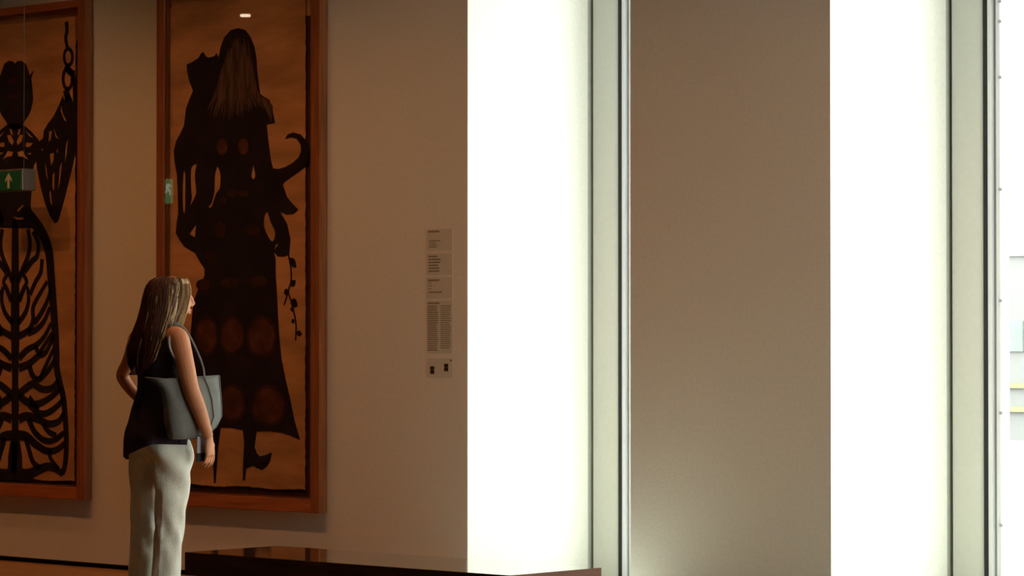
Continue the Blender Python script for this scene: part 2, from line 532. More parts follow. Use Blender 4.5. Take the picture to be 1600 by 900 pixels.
# --- right-hand picture
xa = pix(243.5, 400, YF).x
xb_front = pix(511.5, 450, -0.003).x
art2 = thing('framed_artwork', ((xa + xb_front) / 2, -0.03, zb_),
             'tall framed black papercut of a long-haired woman in patched skirt with a cat', 'artwork', None)
frame_box(art2, xa, xb_front, zb_, zt_, YF)
paper_sheet(art2, xa + 0.078, P2(477, 450)[0], P2(400, 762)[1], 3.31, YP + 0.0015, 3)
WOM = [(373, 44), (384, 47), (392, 58), (398, 74), (401, 92), (402, 110), (404, 128), (407, 147), (414, 152), (421, 156), (425, 168),
       (430, 192), (417, 194), (418, 207), (421, 232), (424, 252), (427, 263), (435, 264), (446, 261), (457, 255), (467, 246),
       (471, 236), (470, 226), (464, 217), (455, 214), (446, 217), (450, 210), (459, 207), (470, 210), (480, 221), (484, 236),
       (482, 250), (476, 262), (462, 272), (446, 283), (442, 288), (449, 308), (457, 318), (466, 327), (459, 334), (448, 335),
       (438, 331), (449, 350), (454, 374), (452, 397), (443, 401), (434, 400), (428, 393), (431, 405), (431, 430), (433, 460), (435, 500),
       (437, 530), (440, 560), (447, 595), (454, 625), (460, 655), (469, 687), (456, 681), (442, 676), (420, 673), (401, 674), (398, 699),
       (402, 709), (407, 713), (415, 711), (425, 707), (422, 721), (417, 729), (410, 734), (402, 731), (396, 728), (390, 730), (385, 732), (383, 751),
       (380, 751), (380, 730), (381, 711), (382, 693), (380, 672), (360, 668), (345, 668), (341, 700), (337, 755), (335, 755), (332, 700),
       (328, 668), (305, 660), (296, 610), (296, 550), (300, 500), (303, 470), (312, 448), (320, 430), (320, 420), (312, 408), (305, 395), (289, 386),
       (281, 375), (275, 364), (277, 345), (279, 334), (278, 300), (277, 274), (273, 252), (272, 235), (276, 220), (283, 207), (288, 196), (290, 180),
       (291, 170), (296, 156), (302, 142), (296, 126), (293, 112), (292, 101), (301, 97), (311, 90), (314, 84), (318, 81), (322, 88), (326, 90),
       (335, 88), (339, 83), (342, 90), (345, 74), (351, 58), (361, 47)]
HOLES = [[(287, 268), (290, 274), (289.5, 328), (286.5, 328), (285.5, 297)],
         [(308, 255.5), (299, 263), (299, 297), (300, 308), (298, 321), (306, 305), (307, 297), (305, 274)],
         [(339.5, 260), (336, 274), (335, 299), (330.5, 317), (326, 323), (331, 323), (338, 303), (344, 294), (345, 274), (342, 263)],
         [(396, 257), (393, 274), (396, 280), (399.5, 274)],
         [(418, 330), (413.5, 337), (413, 354), (420.5, 372), (427, 377), (430.5, 363), (424, 348)],
         [(431, 381), (436, 381), (429, 391)],
         [(307, 350), (305, 371), (296, 365.5)]]
fig2 = flat_shape('papercut_figure', [[P2(*p) for p in WOM]] + [loop(h) if len(h) > 3 else [P2(*p) for p in h] for h in HOLES], YP - 0.002, 0.002, M['ink'], art2)


def ell(cx, cy, rx, ry, n=28, skew=0.0):
    return [(cx + rx * math.cos(t) + skew * math.sin(t), cy + ry * math.sin(t)) for t in [2 * math.pi * i / n for i in range(n)]]


def wash(cx, cy, rx, ry, rim=1.22):
    flat_shape('skirt_patch', [[P2(*p) for p in ell(cx, cy, rx * rim, ry * rim)]], YP - 0.0036, 0.0008, M['ink_rim'], art2)
    flat_shape('skirt_patch', [[P2(*p) for p in ell(cx, cy, rx, ry)]], YP - 0.0044, 0.0008, M['ink_wash'], art2)


for a in ((364, 524, 17, 26), (410, 527, 20, 28), (324, 525, 15, 26), (364, 630, 18, 24), (421, 634, 24, 27), (325, 628, 14, 24)):
    wash(*a)
for a in ((348, 229, 8, 13), (381, 229, 8, 13)):
    flat_shape('shoulder_patch', [[P2(*p) for p in ell(*a)]], YP - 0.0038, 0.001, M['ink_wash'], art2)
for a in ((347, 314, 8, 6), (364, 302, 9, 6), (381, 303, 8, 5)):
    flat_shape('waist_patch', [[P2(*p) for p in ell(*a)]], YP - 0.0038, 0.001, M['ink_rim'], art2)
for a in ((318, 445, 11, 9), (360, 442, 14, 8), (405, 440, 14, 9), (345, 360, 8, 12), (395, 360, 12, 8), (330, 400, 8, 10)):
    flat_shape('skirt_patch', [[P2(*p) for p in ell(*a)]], YP - 0.0036, 0.0008, M['ink_rim'], art2)
# long hair of the papercut: fine brown strokes
bm = bmesh.new()
rnd = random.Random(11)
for i in range(64):
    f = i / 63.0
    bx = 325 + 92 * f + rnd.uniform(-2, 2)
    by = 172 + 8 * math.sin(f * 5) + rnd.uniform(-8, 8)
    tx = 362 + 26 * f
    ty = 54 + 16 * abs(f - 0.45) + rnd.uniform(0, 26)
    mx = 343 + 55 * f
    p = spline([P2(tx, ty), P2(mx + (tx - mx) * 0.3, 105), P2(mx - 4 + 8 * f, 140), P2(bx, by)], 9)
    s = pix(1, 0, YP).x - pix(0, 0, YP).x
    wd = rnd.uniform(0.5, 1.3)
    ribbon(bm, p, [s * wd * (0.5 + math.sin(math.pi * (q + 0.5) / 9)) for q in range(9)], YP - 0.003 - rnd.uniform(0, 0.0005), 0.0008)
for i in range(9):
    f = i / 8
    p = spline([P2(402, 146 + 3 * f), P2(410, 152 + 10 * f), P2(418, 158 + 16 * f), P2(427 - 2 * f, 166 + 24 * f)], 7)
    ribbon(bm, p, [0.005] * 7, YP - 0.003, 0.0008)
obj('papercut_hair', bm, M['ink_hair'], art2)['label'] = 'brown streaked hair'
# trailing vine
bm = bmesh.new()
s1 = pix(1, 0, YP).x - pix(0, 0, YP).x
ribbon(bm, spline([P2(451, 398), P2(455, 420), P2(455, 440), P2(451, 455), P2(455, 470), P2(460, 490), P2(463, 510), P2(462, 532)], 24),
       [s1 * 1.6] * 24, YP - 0.001)
ribbon(bm, spline([P2(450, 458), P2(447, 468), P2(444, 477)], 6), [s1 * 1.4] * 6, YP - 0.001)
for (x, y, dx, dy, wd) in ((453, 404, 10, 14, 7), (455, 446, 7, -8, 6), (451, 455, -7, 3, 6), (455, 470, 10, 8, 8), (456, 480, 1, 7, 4), (464, 520, 8, 2, 5), (460, 500, -4, 4, 4)):
    ribbon(bm, spline([P2(x, y), P2(x + dx * 0.5, y + dy * 0.45), P2(x + dx, y + dy)], 6), [s1 * wd * v for v in (0.2, 0.7, 1.0, 0.9, 0.5, 0.05)], YP - 0.0012)
obj('papercut_vine', bm, M['ink'], art2)['label'] = 'thin hanging vine with small leaves'

# --- left-hand picture
xb1 = pix(144.5, 450, -0.003).x
W2 = xb_front - xa
xa1 = xb1 - W2
art1 = thing('framed_artwork', ((xa1 + xb1) / 2, -0.03, zb_),
             'framed papercut figure in a leaf-veined gown with one raised chained arm', 'artwork', None)
frame_box(art1, xa1, xb1, zb_, zt_, YF)
paper_sheet(art1, xa1 + 0.078, P2(117, 450)[0], P2(60, 749)[1], 3.33, YP + 0.0015, 5)
AX = 24.0


def mir(p):
    return (2 * AX - p[0], p[1])


HEAD1 = [(24, 100), (27, 96), (34, 95), (41, 100), (45, 112), (47, 118), (53, 110), (49, 122), (51, 140), (52, 155), (49, 170), (45, 180), (38, 190), (34, 200),
         (24, 204)]
HEAD1 = HEAD1 + [mir(p) for p in reversed(HEAD1[1:-1]) if p != (53, 110)]
flat_shape('papercut_head', [[P2(*p) for p in HEAD1]], YP - 0.002, 0.002, M['ink'], art1)
for a in ((20, 127, 7, 5), (16, 150, 5, 5), (27, 150, 6, 4), (24, 172, 5, 5)):
    flat_shape('face_wash', [[P2(*p) for p in ell(*a)]], YP - 0.0036, 0.0008, M['ink_rim'], art1)
# bodice: dark shape with small leaf openings
BOD = [(24, 192), (38, 196), (50, 206), (60, 218), (66, 230), (60, 246), (53, 258), (50, 290), (48, 318), (50, 342), (60, 355), (24, 356)]
BOD = BOD + [mir(p) for p in reversed(BOD[1:-1])]
bh = []
for h in ([(29, 203), (34, 197), (31, 209), (27, 212)], [(39, 203), (44, 207), (53, 216), (46, 213)], [(31, 210), (37, 211), (34, 221), (28, 227), (26, 221)],
          [(41, 222), (53, 223), (46, 230), (40, 229)], [(27, 237), (36, 235), (40, 243), (45, 250), (36, 245), (29, 244)], [(41, 239), (50, 238), (48, 242)]):
    bh.append(h)
    bh.append([mir(p) for p in h])
bh.append([(26, 329), (36, 318), (37, 322), (29, 331)])
bh.append([(20, 337), (27, 339), (38, 339), (37, 343), (26, 343)])
flat_shape('papercut_bodice', [[P2(*p) for p in BOD]] + [[P2(*p) for p in h] for h in bh], YP - 0.002, 0.002, M['ink'], art1)
# raised wing-like sleeve
SLV = [(99, 149), (92, 166), (84, 182), (75, 194), (69, 204), (68, 216), (60, 222), (56, 235), (58, 262), (64, 292), (71, 318), (79, 338), (86, 349), (91, 345), (97, 325),
       (104, 298), (112, 266), (118, 238), (120, 205), (118, 180), (113, 165), (108, 156), (103, 170)]
sh = [[(96, 163), (99, 178), (105, 190), (101, 188), (95, 174)], [(83, 195), (88, 210), (93, 218), (87, 214)], [(77, 205), (82, 203), (80, 218), (76, 222)],
      [(78, 240), (85, 238), (84, 252), (80, 260)], [(88, 236), (92, 229), (90, 240)], [(70, 250), (73, 262), (76, 285), (72, 272)], [(82, 272), (86, 268), (85, 300), (82, 292)],
      [(93, 262), (98, 250), (95, 280), (91, 300)], [(64, 232), (69, 232), (66, 236)], [(77, 300), (80, 296), (82, 322), (79, 316)], [(103, 225), (107, 215), (105, 240), (101, 258)]]
SLVm = [mir(p) for p in SLV]
flat_shape('papercut_sleeve', [[P2(*p) for p in SLV]] + [[P2(*p) for p in h] for h in sh], YP - 0.0024, 0.002, M['ink'], art1)
flat_shape('papercut_sleeve', [[P2(*p) for p in SLVm]] + [[P2(*mir(p)) for p in h] for h in sh], YP - 0.0024, 0.002, M['ink'], art1)


def strokes(name, lst, m, y, both=True):
    bm = bmesh.new()
    for pts, w0, w1 in lst:
        for side in ((0, 1) if both else (0,)):
            q = [P2(*(mir(p) if side else p)) for p in pts]
            n = max(8, 4 * len(q))
            q = spline(q, n)
            ribbon(bm, q, [s1 * (w0 + (w1 - w0) * i / (n - 1)) for i in range(n)], y - (0.0004 if side else 0), 0.0016)
    return obj(name, bm, m, art1)


def ringp(cx, cy, rx, ry):
    return [(cx + rx * math.cos(t), cy + ry * math.sin(t)) for t in [2 * math.pi * i / 10 - 1.2 for i in range(11)]]


CHAIN = [([(104, 34), (105, 48), (103, 60), (106, 76)], 5, 4), (ringp(107, 89, 6.5, 13), 3.6, 3.6), ([(102, 104), (112, 114)], 7, 7),
                           (ringp(106, 123, 7, 16), 4, 4), ([(103, 140), (108, 160)], 8, 9), (ringp(107, 165, 5, 14), 4, 4), ([(115, 110), (117, 150), (117, 200)], 4, 6)]
strokes('papercut_chain', CHAIN, M['ink'], YP - 0.001, both=False)
strokes('papercut_chain', [([mir(p) for p in c_], a_, b_) for c_, a_, b_ in CHAIN], M['ink'], YP - 0.001, both=False)
# gown: outline, trunk and branching veins
EDGE = [(44, 335), (58, 352), (70, 372), (77, 395), (80, 430), (83, 470), (86, 510), (88, 545), (89, 575), (94, 600), (99, 620), (102, 650), (104, 690), (102, 725), (97, 740)]
gown = [(EDGE, 13, 6)]
gown += [([(97, 742), (91, 735), (76, 729), (58, 735), (44, 741), (24, 741)], 5, 12),
         ([(92, 733), (83, 722), (77, 710), (79, 703)], 5, 4)]
gown_veins = [
    ([(28, 440), (36, 420), (44, 400), (47, 380), (44, 358)], 6, 5), ([(38, 425), (50, 408), (58, 400), (60, 380), (52, 362)], 6, 5),
    ([(30, 470), (37, 452), (42, 440), (36, 428)], 6, 4), ([(28, 505), (40, 488), (45, 468), (43, 448)], 6, 4), ([(47, 460), (56, 440), (64, 425), (66, 405)], 5, 5),
    ([(30, 525), (46, 515), (52, 500), (52, 480), (62, 460), (74, 440)], 7, 4), ([(54, 505), (64, 490), (74, 470), (80, 450)], 6, 4),
    ([(44, 520), (58, 514), (70, 500), (78, 480)], 7, 4), ([(30, 560), (42, 547), (58, 538), (70, 525), (80, 505)], 7, 4), ([(55, 540), (62, 553), (66, 545), (82, 520)], 6, 4),
    ([(30, 575), (46, 568), (60, 556), (72, 550), (84, 525)], 8, 4), ([(46, 572), (52, 588), (62, 592), (70, 575), (84, 545)], 7, 4), ([(62, 592), (76, 578), (86, 562)], 6, 5),
    ([(28, 618), (40, 607), (52, 600), (66, 608), (82, 606), (92, 594)], 8, 6), ([(30, 618), (46, 630), (62, 630), (80, 620), (96, 605)], 8, 5),
    ([(46, 632), (60, 645), (74, 645), (90, 634), (100, 622)], 7, 5), ([(30, 655), (42, 650), (60, 655), (76, 662), (92, 658), (101, 644)], 9, 5),
    ([(45, 655), (54, 674), (68, 687), (84, 688), (100, 676)], 7, 5), ([(68, 662), (76, 674), (88, 680)], 6, 5), ([(28, 680), (42, 682), (56, 694), (72, 704), (88, 703), (102, 692)], 10, 5),
    ([(40, 684), (46, 704), (52, 722), (64, 732)], 6, 6), ([(24, 690), (22, 720), (26, 738)], 14, 22), ([(60, 640), (46, 620)], 5, 5)]
strokes('papercut_gown', gown + gown_veins + [([(24, 345), (25, 420), (26, 500), (25, 560), (23, 640), (26, 740)], 9, 9)], M['ink'], YP - 0.001)['label'] = 'dark lattice of leaf veins'

# ------------------------------------------------------------------ label cards beside the right picture
cards = [(358, 391, 'title'), (396, 429, 'list'), (433, 466, 'title2'), (470, 552, 'cols'), (560, 590, 'icons')]
spec = {'title': 'topmost small text card of the wall label column', 'list': 'second text card from the top of the wall label column, with close lines',
        'title2': 'third text card from the top of the wall label column', 'cols': 'tallest wall label card, printed in two columns of small text',
        'icons': 'bottom wall label card bearing two small dark marks'}
YC = -0.0022
for (ya, yb, kind) in cards:
    a, b = pix(666.5, ya, YC), pix(707, yb, YC)
    z1 = pix(687, ya, YC).z
    z0 = pix(687, yb, YC).z
    t = thing('wall_label', ((a.x + b.x) / 2, 0, z0), spec[kind], 'label', 'label cards beside the right picture')
    box_obj('card', (a.x, b.x, YC, -0.0003, z0, z1), M['card'], t)
    bmx = bmesh.new()
    wd = b.x - a.x
    hh = z1 - z0
    yy = YC - 0.0006
    rr = random.Random(ya)

    def line(fx0, fx1, fz, th):
        box(bmx, a.x + wd * fx0, a.x + wd * fx1, yy, YC, z1 - hh * fz - th, z1 - hh * fz)
    if kind == 'title':
        line(0.06, 0.5, 0.06, 0.010)
        for i in range(4):
            line(0.10, rr.uniform(0.3, 0.6), 0.52 + i * 0.1, 0.005)
    elif kind == 'list':
        for i in range(6):
            line(0.08, rr.uniform(0.42, 0.62), 0.1 + i * 0.14, 0.008)
    elif kind == 'title2':
        line(0.06, 0.5, 0.1, 0.010)
        for i in range(3):
            line(0.08, 0.2, 0.25 + i * 0.14, 0.004)
        line(0.08, 0.6, 0.68, 0.007)
    elif kind == 'cols':
        line(0.04, 0.5, 0.03, 0.008)
        for i in range(22):
            line(0.05, rr.uniform(0.40, 0.46), 0.09 + i * 0.04, 0.0055)
        for i in range(21):
            line(0.54, rr.uniform(0.88, 0.95), 0.09 + i * 0.04, 0.0045)
    else:
        for fx in (0.14, 0.68):
            fz = 0.42 if fx < 0.5 else 0.28
            line(fx, fx + 0.16, fz, 0.017)
            line(fx + 0.015, fx + 0.145, fz + 0.17, 0.006)
            line(fx, fx + 0.16, fz + 0.22, 0.017)
            obj('printed_mark', bmx, M['mark'], t)
            bmx = bmesh.new()
        line(0.92, 0.97, 0.06, 0.008)
    obj('printed_text' if kind != 'icons' else 'printed_dot', bmx, M['print'] if kind != 'icons' else M['mark'], t)

# ------------------------------------------------------------------ bench
def cam_pt(X, Dp, z):
    p = ST_EYE + ST_RGT * X + ST_LEVEL * Dp
    return Vector((p.x, p.y, z))


bx1, by0, by1, ztop = 0, 0, 0, 0.45
fl, frr, br_ = cam_pt(-1.42, 13.06, ztop), cam_pt(-0.03, 11.78, ztop), cam_pt(0.375, 12.14, ztop)
bx0, bx1 = fl.x, (frr.x + br_.x) / 2
by0 = (fl.y + frr.y) / 2
by1 = by0 + 0.55
bench = thing('bench', ((bx0 + bx1) / 2, (by0 + by1) / 2, 0), 'long polished dark brown wooden gallery bench with mirror-like top', 'bench')
slab = box_obj('seat_slab', (bx0, bx1, by0, by1, ztop - 0.10, ztop), M['bench'], bench, bevel=0.003)
slab.data.materials.append(M['bench_lit_end'])
for p in slab.data.polygons:
    if abs(p.normal.x) > 0.5:
        p.material_index = 1
for s in (0, 1):
    xx = bx0 + 0.04 if s == 0 else bx1 - 0.10
    box_obj('leg', (xx, xx + 0.06, by0 + 0.03, by1 - 0.03, 0.0, ztop - 0.10), M['bench'], bench, bevel=0.003)
box_obj('apron', (bx0 + 0.10, bx1 - 0.10, by0 + 0.06, by0 + 0.09, ztop - 0.22, ztop - 0.10), M['bench'], bench)

# ------------------------------------------------------------------ hanging exit sign in front of the left picture
def up_arrow(cx, cz, s):
    return [(cx, cz + s), (cx + 0.72 * s, cz + 0.12 * s), (cx + 0.72 * s, cz - 0.18 * s), (cx + 0.24 * s, cz + 0.22 * s), (cx + 0.24 * s, cz - s),
            (cx - 0.24 * s, cz - s), (cx - 0.24 * s, cz + 0.22 * s), (cx - 0.72 * s, cz - 0.18 * s), (cx - 0.72 * s, cz + 0.12 * s)]


def man_shape(cx, cz, s):
    q = [(-0.1, 0.62), (0.25, 0.62), (0.55, 0.30), (0.45, 0.20), (0.2, 0.42), (0.12, 0.08), (0.42, -0.25), (0.40, -0.75), (0.25, -0.75), (0.22, -0.32), (-0.08, -0.1),
         (-0.25, -0.45), (-0.65, -0.45), (-0.65, -0.32), (-0.36, -0.3), (-0.16, 0.38), (-0.35, 0.15), (-0.48, 0.22)]
    return [(cx + a * s, cz + b * s) for a, b in q]


YS = -0.32
r_ = pix(35, 280, YS)
sz1, sz0 = pix(20, 264, YS).z, pix(20, 298, YS).z
sx1 = r_.x
sx0 = sx1 - 0.40
ex = thing('exit_sign', ((sx0 + sx1) / 2, YS, sz0), 'green emergency exit sign with white upward arrow before the left picture', 'sign')
box_obj('housing', (sx0, sx1, YS, YS + 0.10, sz0, sz1), M['sign_case'], ex, bevel=0.004)
box_obj('face', (sx0 + 0.012, sx1 - 0.012, YS - 0.004, YS, sz0 + 0.004, sz1 - 0.012), M['green'], ex)
czz = (sz0 + sz1) / 2 - 0.004
flat_shape('arrow', [up_arrow(pix(14.5, 285, YS).x, czz, 0.046)], YS - 0.0055, 0.002, M['sign_white'], ex)
flat_shape('running_figure', [man_shape(pix(14.5, 285, YS).x - 0.155, czz - 0.005, 0.055)], YS - 0.0055, 0.002, M['sign_white'], ex)
box_obj('end_cap', (sx1, sx1 + 0.004, YS + 0.006, YS + 0.094, sz0 + 0.006, sz1 - 0.006), M['sign_case'], ex)
for fx in (0.05, 0.35):
    bm = bmesh.new()
    tube(bm, [(sx0 + fx, YS + 0.05, sz1), (sx0 + fx, YS + 0.05, CEIL)], [0.0018, 0.0018], 6)
    obj('suspension_wire', bm, M['wire'], ex)


# things in the room that the picture glass mirrors: a lit exit sign and a ceiling lamp
def mirror_pt(px, py, y_to, y_pane=YF + 0.005):
    p = pix(px, py, y_pane)
    d = (p - ST_EYE).normalized()
    d.y = -d.y
    return p + d * ((y_to - p.y) / d.y)


c = mirror_pt(267, 299, -5.5)
ex2 = thing('exit_sign', c, 'small lit green exit sign mirrored at the left edge of the right picture', 'sign')
ex2.rotation_euler = (0, math.radians(0), 0)
bm = bmesh.new()
box(bm, -0.07, 0.07, 0.0, 0.03, -0.12, 0.12)
o = obj('housing', bm, M['sign_case'], None, bevel=0.003)
o.parent = ex2
bm = bmesh.new()
box(bm, -0.058, 0.058, 0.03, 0.034, -0.105, 0.105)
o = obj('face', bm, M['green_lit'], None)
o.parent = ex2
bm = bmesh.new()
tube(bm, [(0.0, 0.015, 0.12), (0.0, 0.015, CEIL - c.z)], [0.004, 0.004], 6)
o = obj('suspension_rod', bm, M['wire'], None)
o.parent = ex2
o = flat_shape('running_figure', [man_shape(0, 0.02, 0.075)], 0.036, 0.003, M['white_lit'], None)
o.parent = ex2
c = mirror_pt(383, 26, -8.2)
lamp = thing('ceiling_lamp', (c.x, c.y, CEIL), 'round ceiling lamp mirrored as a bright glint in the right picture', 'lamp')
zz = c.z
bm = bmesh.new()
tube(bm, [(0, 0, zz - CEIL + 0.02), (0, 0, 0)], [0.085, 0.085], 20)
o = obj('lamp_body', bm, M['wire'], None)
o.parent = lamp
bm = bmesh.new()
tube(bm, [(0, 0, zz - CEIL), (0, 0, zz - CEIL + 0.02)], [0.05, 0.05], 20)
o = obj('lens', bm, M['lamp_glow'], None)
o.parent = lamp

# ------------------------------------------------------------------ the visitor
WX, WY = -0.13, -2.03
woman = thing('person', (WX, WY, 0), 'long-haired visitor in a dark sleeveless top and off-white trousers, hand on hip', 'person')


def wobj(name, bm, m, parent=None, smooth=True):
    o = obj(name, bm, m, None, smooth=smooth)
    o.parent = parent if parent else woman
    return o


def ell_loft(bm, rings, seg=40, fn=None):
    """rings: (z, cx, cy, rx, ry); fn(theta, z) returns a radial offset"""
    R = []
    for (z, cx, cy, rx, ry) in rings:
        ring = []
        for k in range(seg):
            t = 2 * math.pi * k / seg
            dz, dr = 0.0, 0.0
            if fn:
                dr, dz = fn(t, z)
            ring.append(bm.verts.new((cx + (rx + dr) * math.cos(t), cy + (ry + dr) * math.sin(t), z + dz)))
        R.append(ring)
    for i in range(len(R) - 1):
        for k in range(seg):
            k2 = (k + 1) % seg
            bm.faces.new((R[i][k], R[i][k2], R[i + 1][k2], R[i + 1][k]))
    bm.faces.new(list(reversed(R[0])))
    bm.faces.new(R[-1])


HY = math.radians(-24)          # head turned to her right
HC = Vector((0.004, 0.068, 1.568))
HR = Matrix.Translation(HC) @ Matrix.Rotation(HY, 4, 'Z')


def H(x, y, z):
    return HR @ Vector((x, y, z))


# body: one surface grown from overlapping volumes
bm = bmesh.new()
ell_loft(bm, spline([(0.84, 0, -0.01, 0.13, 0.10), (0.90, 0, -0.01, 0.155, 0.112), (0.98, 0, -0.01, 0.15, 0.105), (1.08, 0, 0, 0.122, 0.09), (1.20, 0, 0.005, 0.128, 0.095),
                     (1.30, 0, 0.005, 0.14, 0.10), (1.38, 0, -0.005, 0.135, 0.085), (1.42, 0, -0.005, 0.10, 0.062), (1.445, 0, 0.0, 0.06, 0.05)], 26), 28)
tube(bm, [(0, 0.0, 1.40), (0, 0.02, 1.46), (0, 0.045, 1.53)], [0.055, 0.047, 0.048], 16)
# shoulders + arms
R_ARM = [(0.10, -0.012, 1.39), (0.152, -0.014, 1.375), (0.182, -0.018, 1.32), (0.220, -0.024, 1.23), (0.250, -0.022, 1.135), (0.274, 0.006, 1.04), (0.278, 0.046, 0.945), (0.277, 0.066, 0.905)]
tube(bm, spline(R_ARM, 30), [r[0] for r in spline([(0.05,), (0.050,), (0.046,), (0.043,), (0.040,), (0.037,), (0.029,), (0.025,)], 30)], 16)
L_ARM = [(-0.10, -0.012, 1.39), (-0.148, -0.014, 1.375), (-0.170, -0.016, 1.33), (-0.218, -0.010, 1.262), (-0.278, 0.000, 1.205), (-0.274, 0.004, 1.172), (-0.228, 0.026, 1.11), (-0.172, 0.045, 1.065)]
tube(bm, spline(L_ARM, 34), [r[0] for r in spline([(0.05,), (0.048,), (0.043,), (0.038,), (0.033,), (0.031,), (0.028,), (0.024,)], 34)], 16)
# right hand, hanging, lightly curled
def hand(bm, wrist, ax, side, fwd, curl=0.35, k=1.0):
    """ax: direction of the fingers, side: thumb side, fwd: towards which the fingers curl"""
    ax, side, fwd = Vector(ax).normalized(), Vector(side).normalized(), Vector(fwd).normalized()
    w = Vector(wrist)
    tube(bm, [w - ax * 0.01, w + ax * 0.03 * k, w + ax * 0.07 * k, w + ax * 0.088 * k], [(0.024, 0.018), (0.033 * k, 0.016 * k), (0.038 * k, 0.015 * k), (0.034 * k, 0.011 * k)], 14, hint=fwd)
    for i, (off, ln) in enumerate(((0.028, 0.070), (0.0095, 0.079), (-0.0095, 0.073), (-0.027, 0.058))):
        b = w + ax * 0.078 * k + side * off * k
        pts = [b - ax * 0.02 * k]
        d = (ax + side * off * 2.2).normalized()
        p = b.copy()
        pts.append(p.copy())
        for j, seg in enumerate((0.45, 0.32, 0.23)):
            a = curl * (j + 0.6) + 0.06 * i
            dd = (d * math.cos(a) + fwd * math.sin(a)).normalized()
            p = p + dd * ln * seg * k
            pts.append(p.copy())
        tube(bm, pts, [0.0085 * k, 0.0086 * k, 0.0080 * k, 0.0074 * k, 0.0058 * k], 8, hint=fwd)
    b = w + ax * 0.022 * k + side * 0.022 * k
    tube(bm, [b - side * 0.012 * k, b + side * 0.014 * k + ax * 0.018 * k + fwd * 0.006, b + side * 0.020 * k + ax * 0.046 * k + fwd * 0.014, b + side * 0.016 * k + ax * 0.066 * k + fwd * 0.020],
         [0.014 * k, 0.0125 * k, 0.0095 * k, 0.007 * k], 8, hint=fwd)


hand(bm, (0.277, 0.068, 0.90), (0.02, 0.10, -1.0), (-0.25, 1, 0.1), (-1, -0.25, -0.1), 0.30)
hand(bm, (-0.172, 0.043, 1.062), (0.62, 0.55, -0.42), (0.3, -0.6, -0.6), (0.55, -0.75, -0.2), 0.22)
# legs and feet under the trousers
for sx, sc in ((-1, -0.04), (1, -0.03)):
    tube(bm, [(0.075 * sx, -0.01, 0.90), (0.082 * sx + sc * 0.4, 0.0, 0.70), (0.082 * sx + sc * 0.7, 0.005, 0.48), (0.082 * sx + sc, -0.005, 0.28), (0.082 * sx + sc, -0.01, 0.09)],
         [0.085, 0.074, 0.054, 0.048, 0.036], 16)
    tube(bm, [(0.082 * sx + sc, -0.05, 0.035), (0.084 * sx + sc, 0.0, 0.045), (0.09 * sx + sc, 0.09, 0.03), (0.094 * sx + sc, 0.15, 0.022)], [(0.03, 0.03), (0.034, 0.038), (0.04, 0.024), (0.026, 0.016)], 12, hint=Vector((0, 0, 1)))
# head
hb = bmesh.new()
bmesh.ops.create_uvsphere(hb, u_segments=48, v_segments=36, radius=1.0)
for v in hb.verts:
    x, y, z = v.co
    r = Vector((x * 0.073, y * 0.094, z * 0.112))
    if z < 0:                                   # jaw narrows and comes forward
        f = -z
        r.x *= 1 - 0.34 * f * f
        if y > 0:
            r.y += 0.012 * f * (1 - f) * 2
        else:
            r.y *= 1 - 0.45 * f
    if y > 0:
        r.y *= 1 - 0.10 * (1 - abs(x)) * 0
        fx = math.exp(-(x / 0.28) ** 2)
        r.y += 0.006 * math.exp(-((z - 0.30) / 0.12) ** 2) * math.exp(-(x / 0.5) ** 2)         # brow
        r.y -= 0.010 * math.exp(-((z - 0.12) / 0.13) ** 2) * (math.exp(-((abs(x) - 0.42) / 0.2) ** 2))   # eye sockets
        r.y += 0.010 * math.exp(-((z + 0.86) / 0.13) ** 2) * fx                              # chin
        r.y -= 0.004 * math.exp(-((z + 0.66) / 0.07) ** 2) * fx
    v.co = r
hb.transform(HR)
tmpm = D.meshes.new('tmp')
hb.to_mesh(tmpm)
hb.free()
bm.from_mesh(tmpm)
D.meshes.remove(tmpm)
# nose, lips, ears
tube(bm, [H(0, 0.086, 0.030), H(0, 0.100, 0.006), H(0, 0.110, -0.022), H(0, 0.098, -0.032)], [0.007, 0.009, 0.0115, 0.011], 10, hint=Vector((1, 0, 0)))
for sx in (-1, 1):
    sphere(bm, H(0.010 * sx, 0.098, -0.026), 0.0075, 8, 6)
    sphere(bm, H(0.072 * sx, -0.002, -0.004), (0.008, 0.017, 0.028), 12, 8)
tube(bm, [H(-0.022, 0.080, -0.056), H(0, 0.094, -0.053), H(0.022, 0.080, -0.056)], [0.004, 0.0072, 0.004], 8, hint=Vector((0, 0, 1)))
tube(bm, [H(-0.020, 0.080, -0.066), H(0, 0.091, -0.068), H(0.020, 0.080, -0.066)], [0.004, 0.0078, 0.004], 8, hint=Vector((0, 0, 1)))
body = wobj('body', bm, M['skin'])
md = body.modifiers.new('remesh', 'REMESH')
md.mode = 'VOXEL'
md.voxel_size = 0.0042
md.use_smooth_shade = True
md = body.modifiers.new('smooth', 'SMOOTH')
md.factor = 0.5
md.iterations = 3
# eyes and lips
for sx in (-1, 1):
    b2 = bmesh.new()
    sphere(b2, H(0.030 * sx, 0.078, 0.014), 0.0115, 12, 8)
    wobj('eye', b2, M['eye'])
b2 = bmesh.new()
tube(b2, [H(-0.021, 0.082, -0.057), H(0, 0.0965, -0.055), H(0.021, 0.082, -0.057)], [0.002, 0.006, 0.002], 8, hint=Vector((0, 0, 1)))
tube(b2, [H(-0.019, 0.082, -0.066), H(0, 0.0935, -0.067), H(0.019, 0.082, -0.066)], [0.002, 0.0066, 0.002], 8, hint=Vector((0, 0, 1)))
wobj('lips', b2, M['lips'])

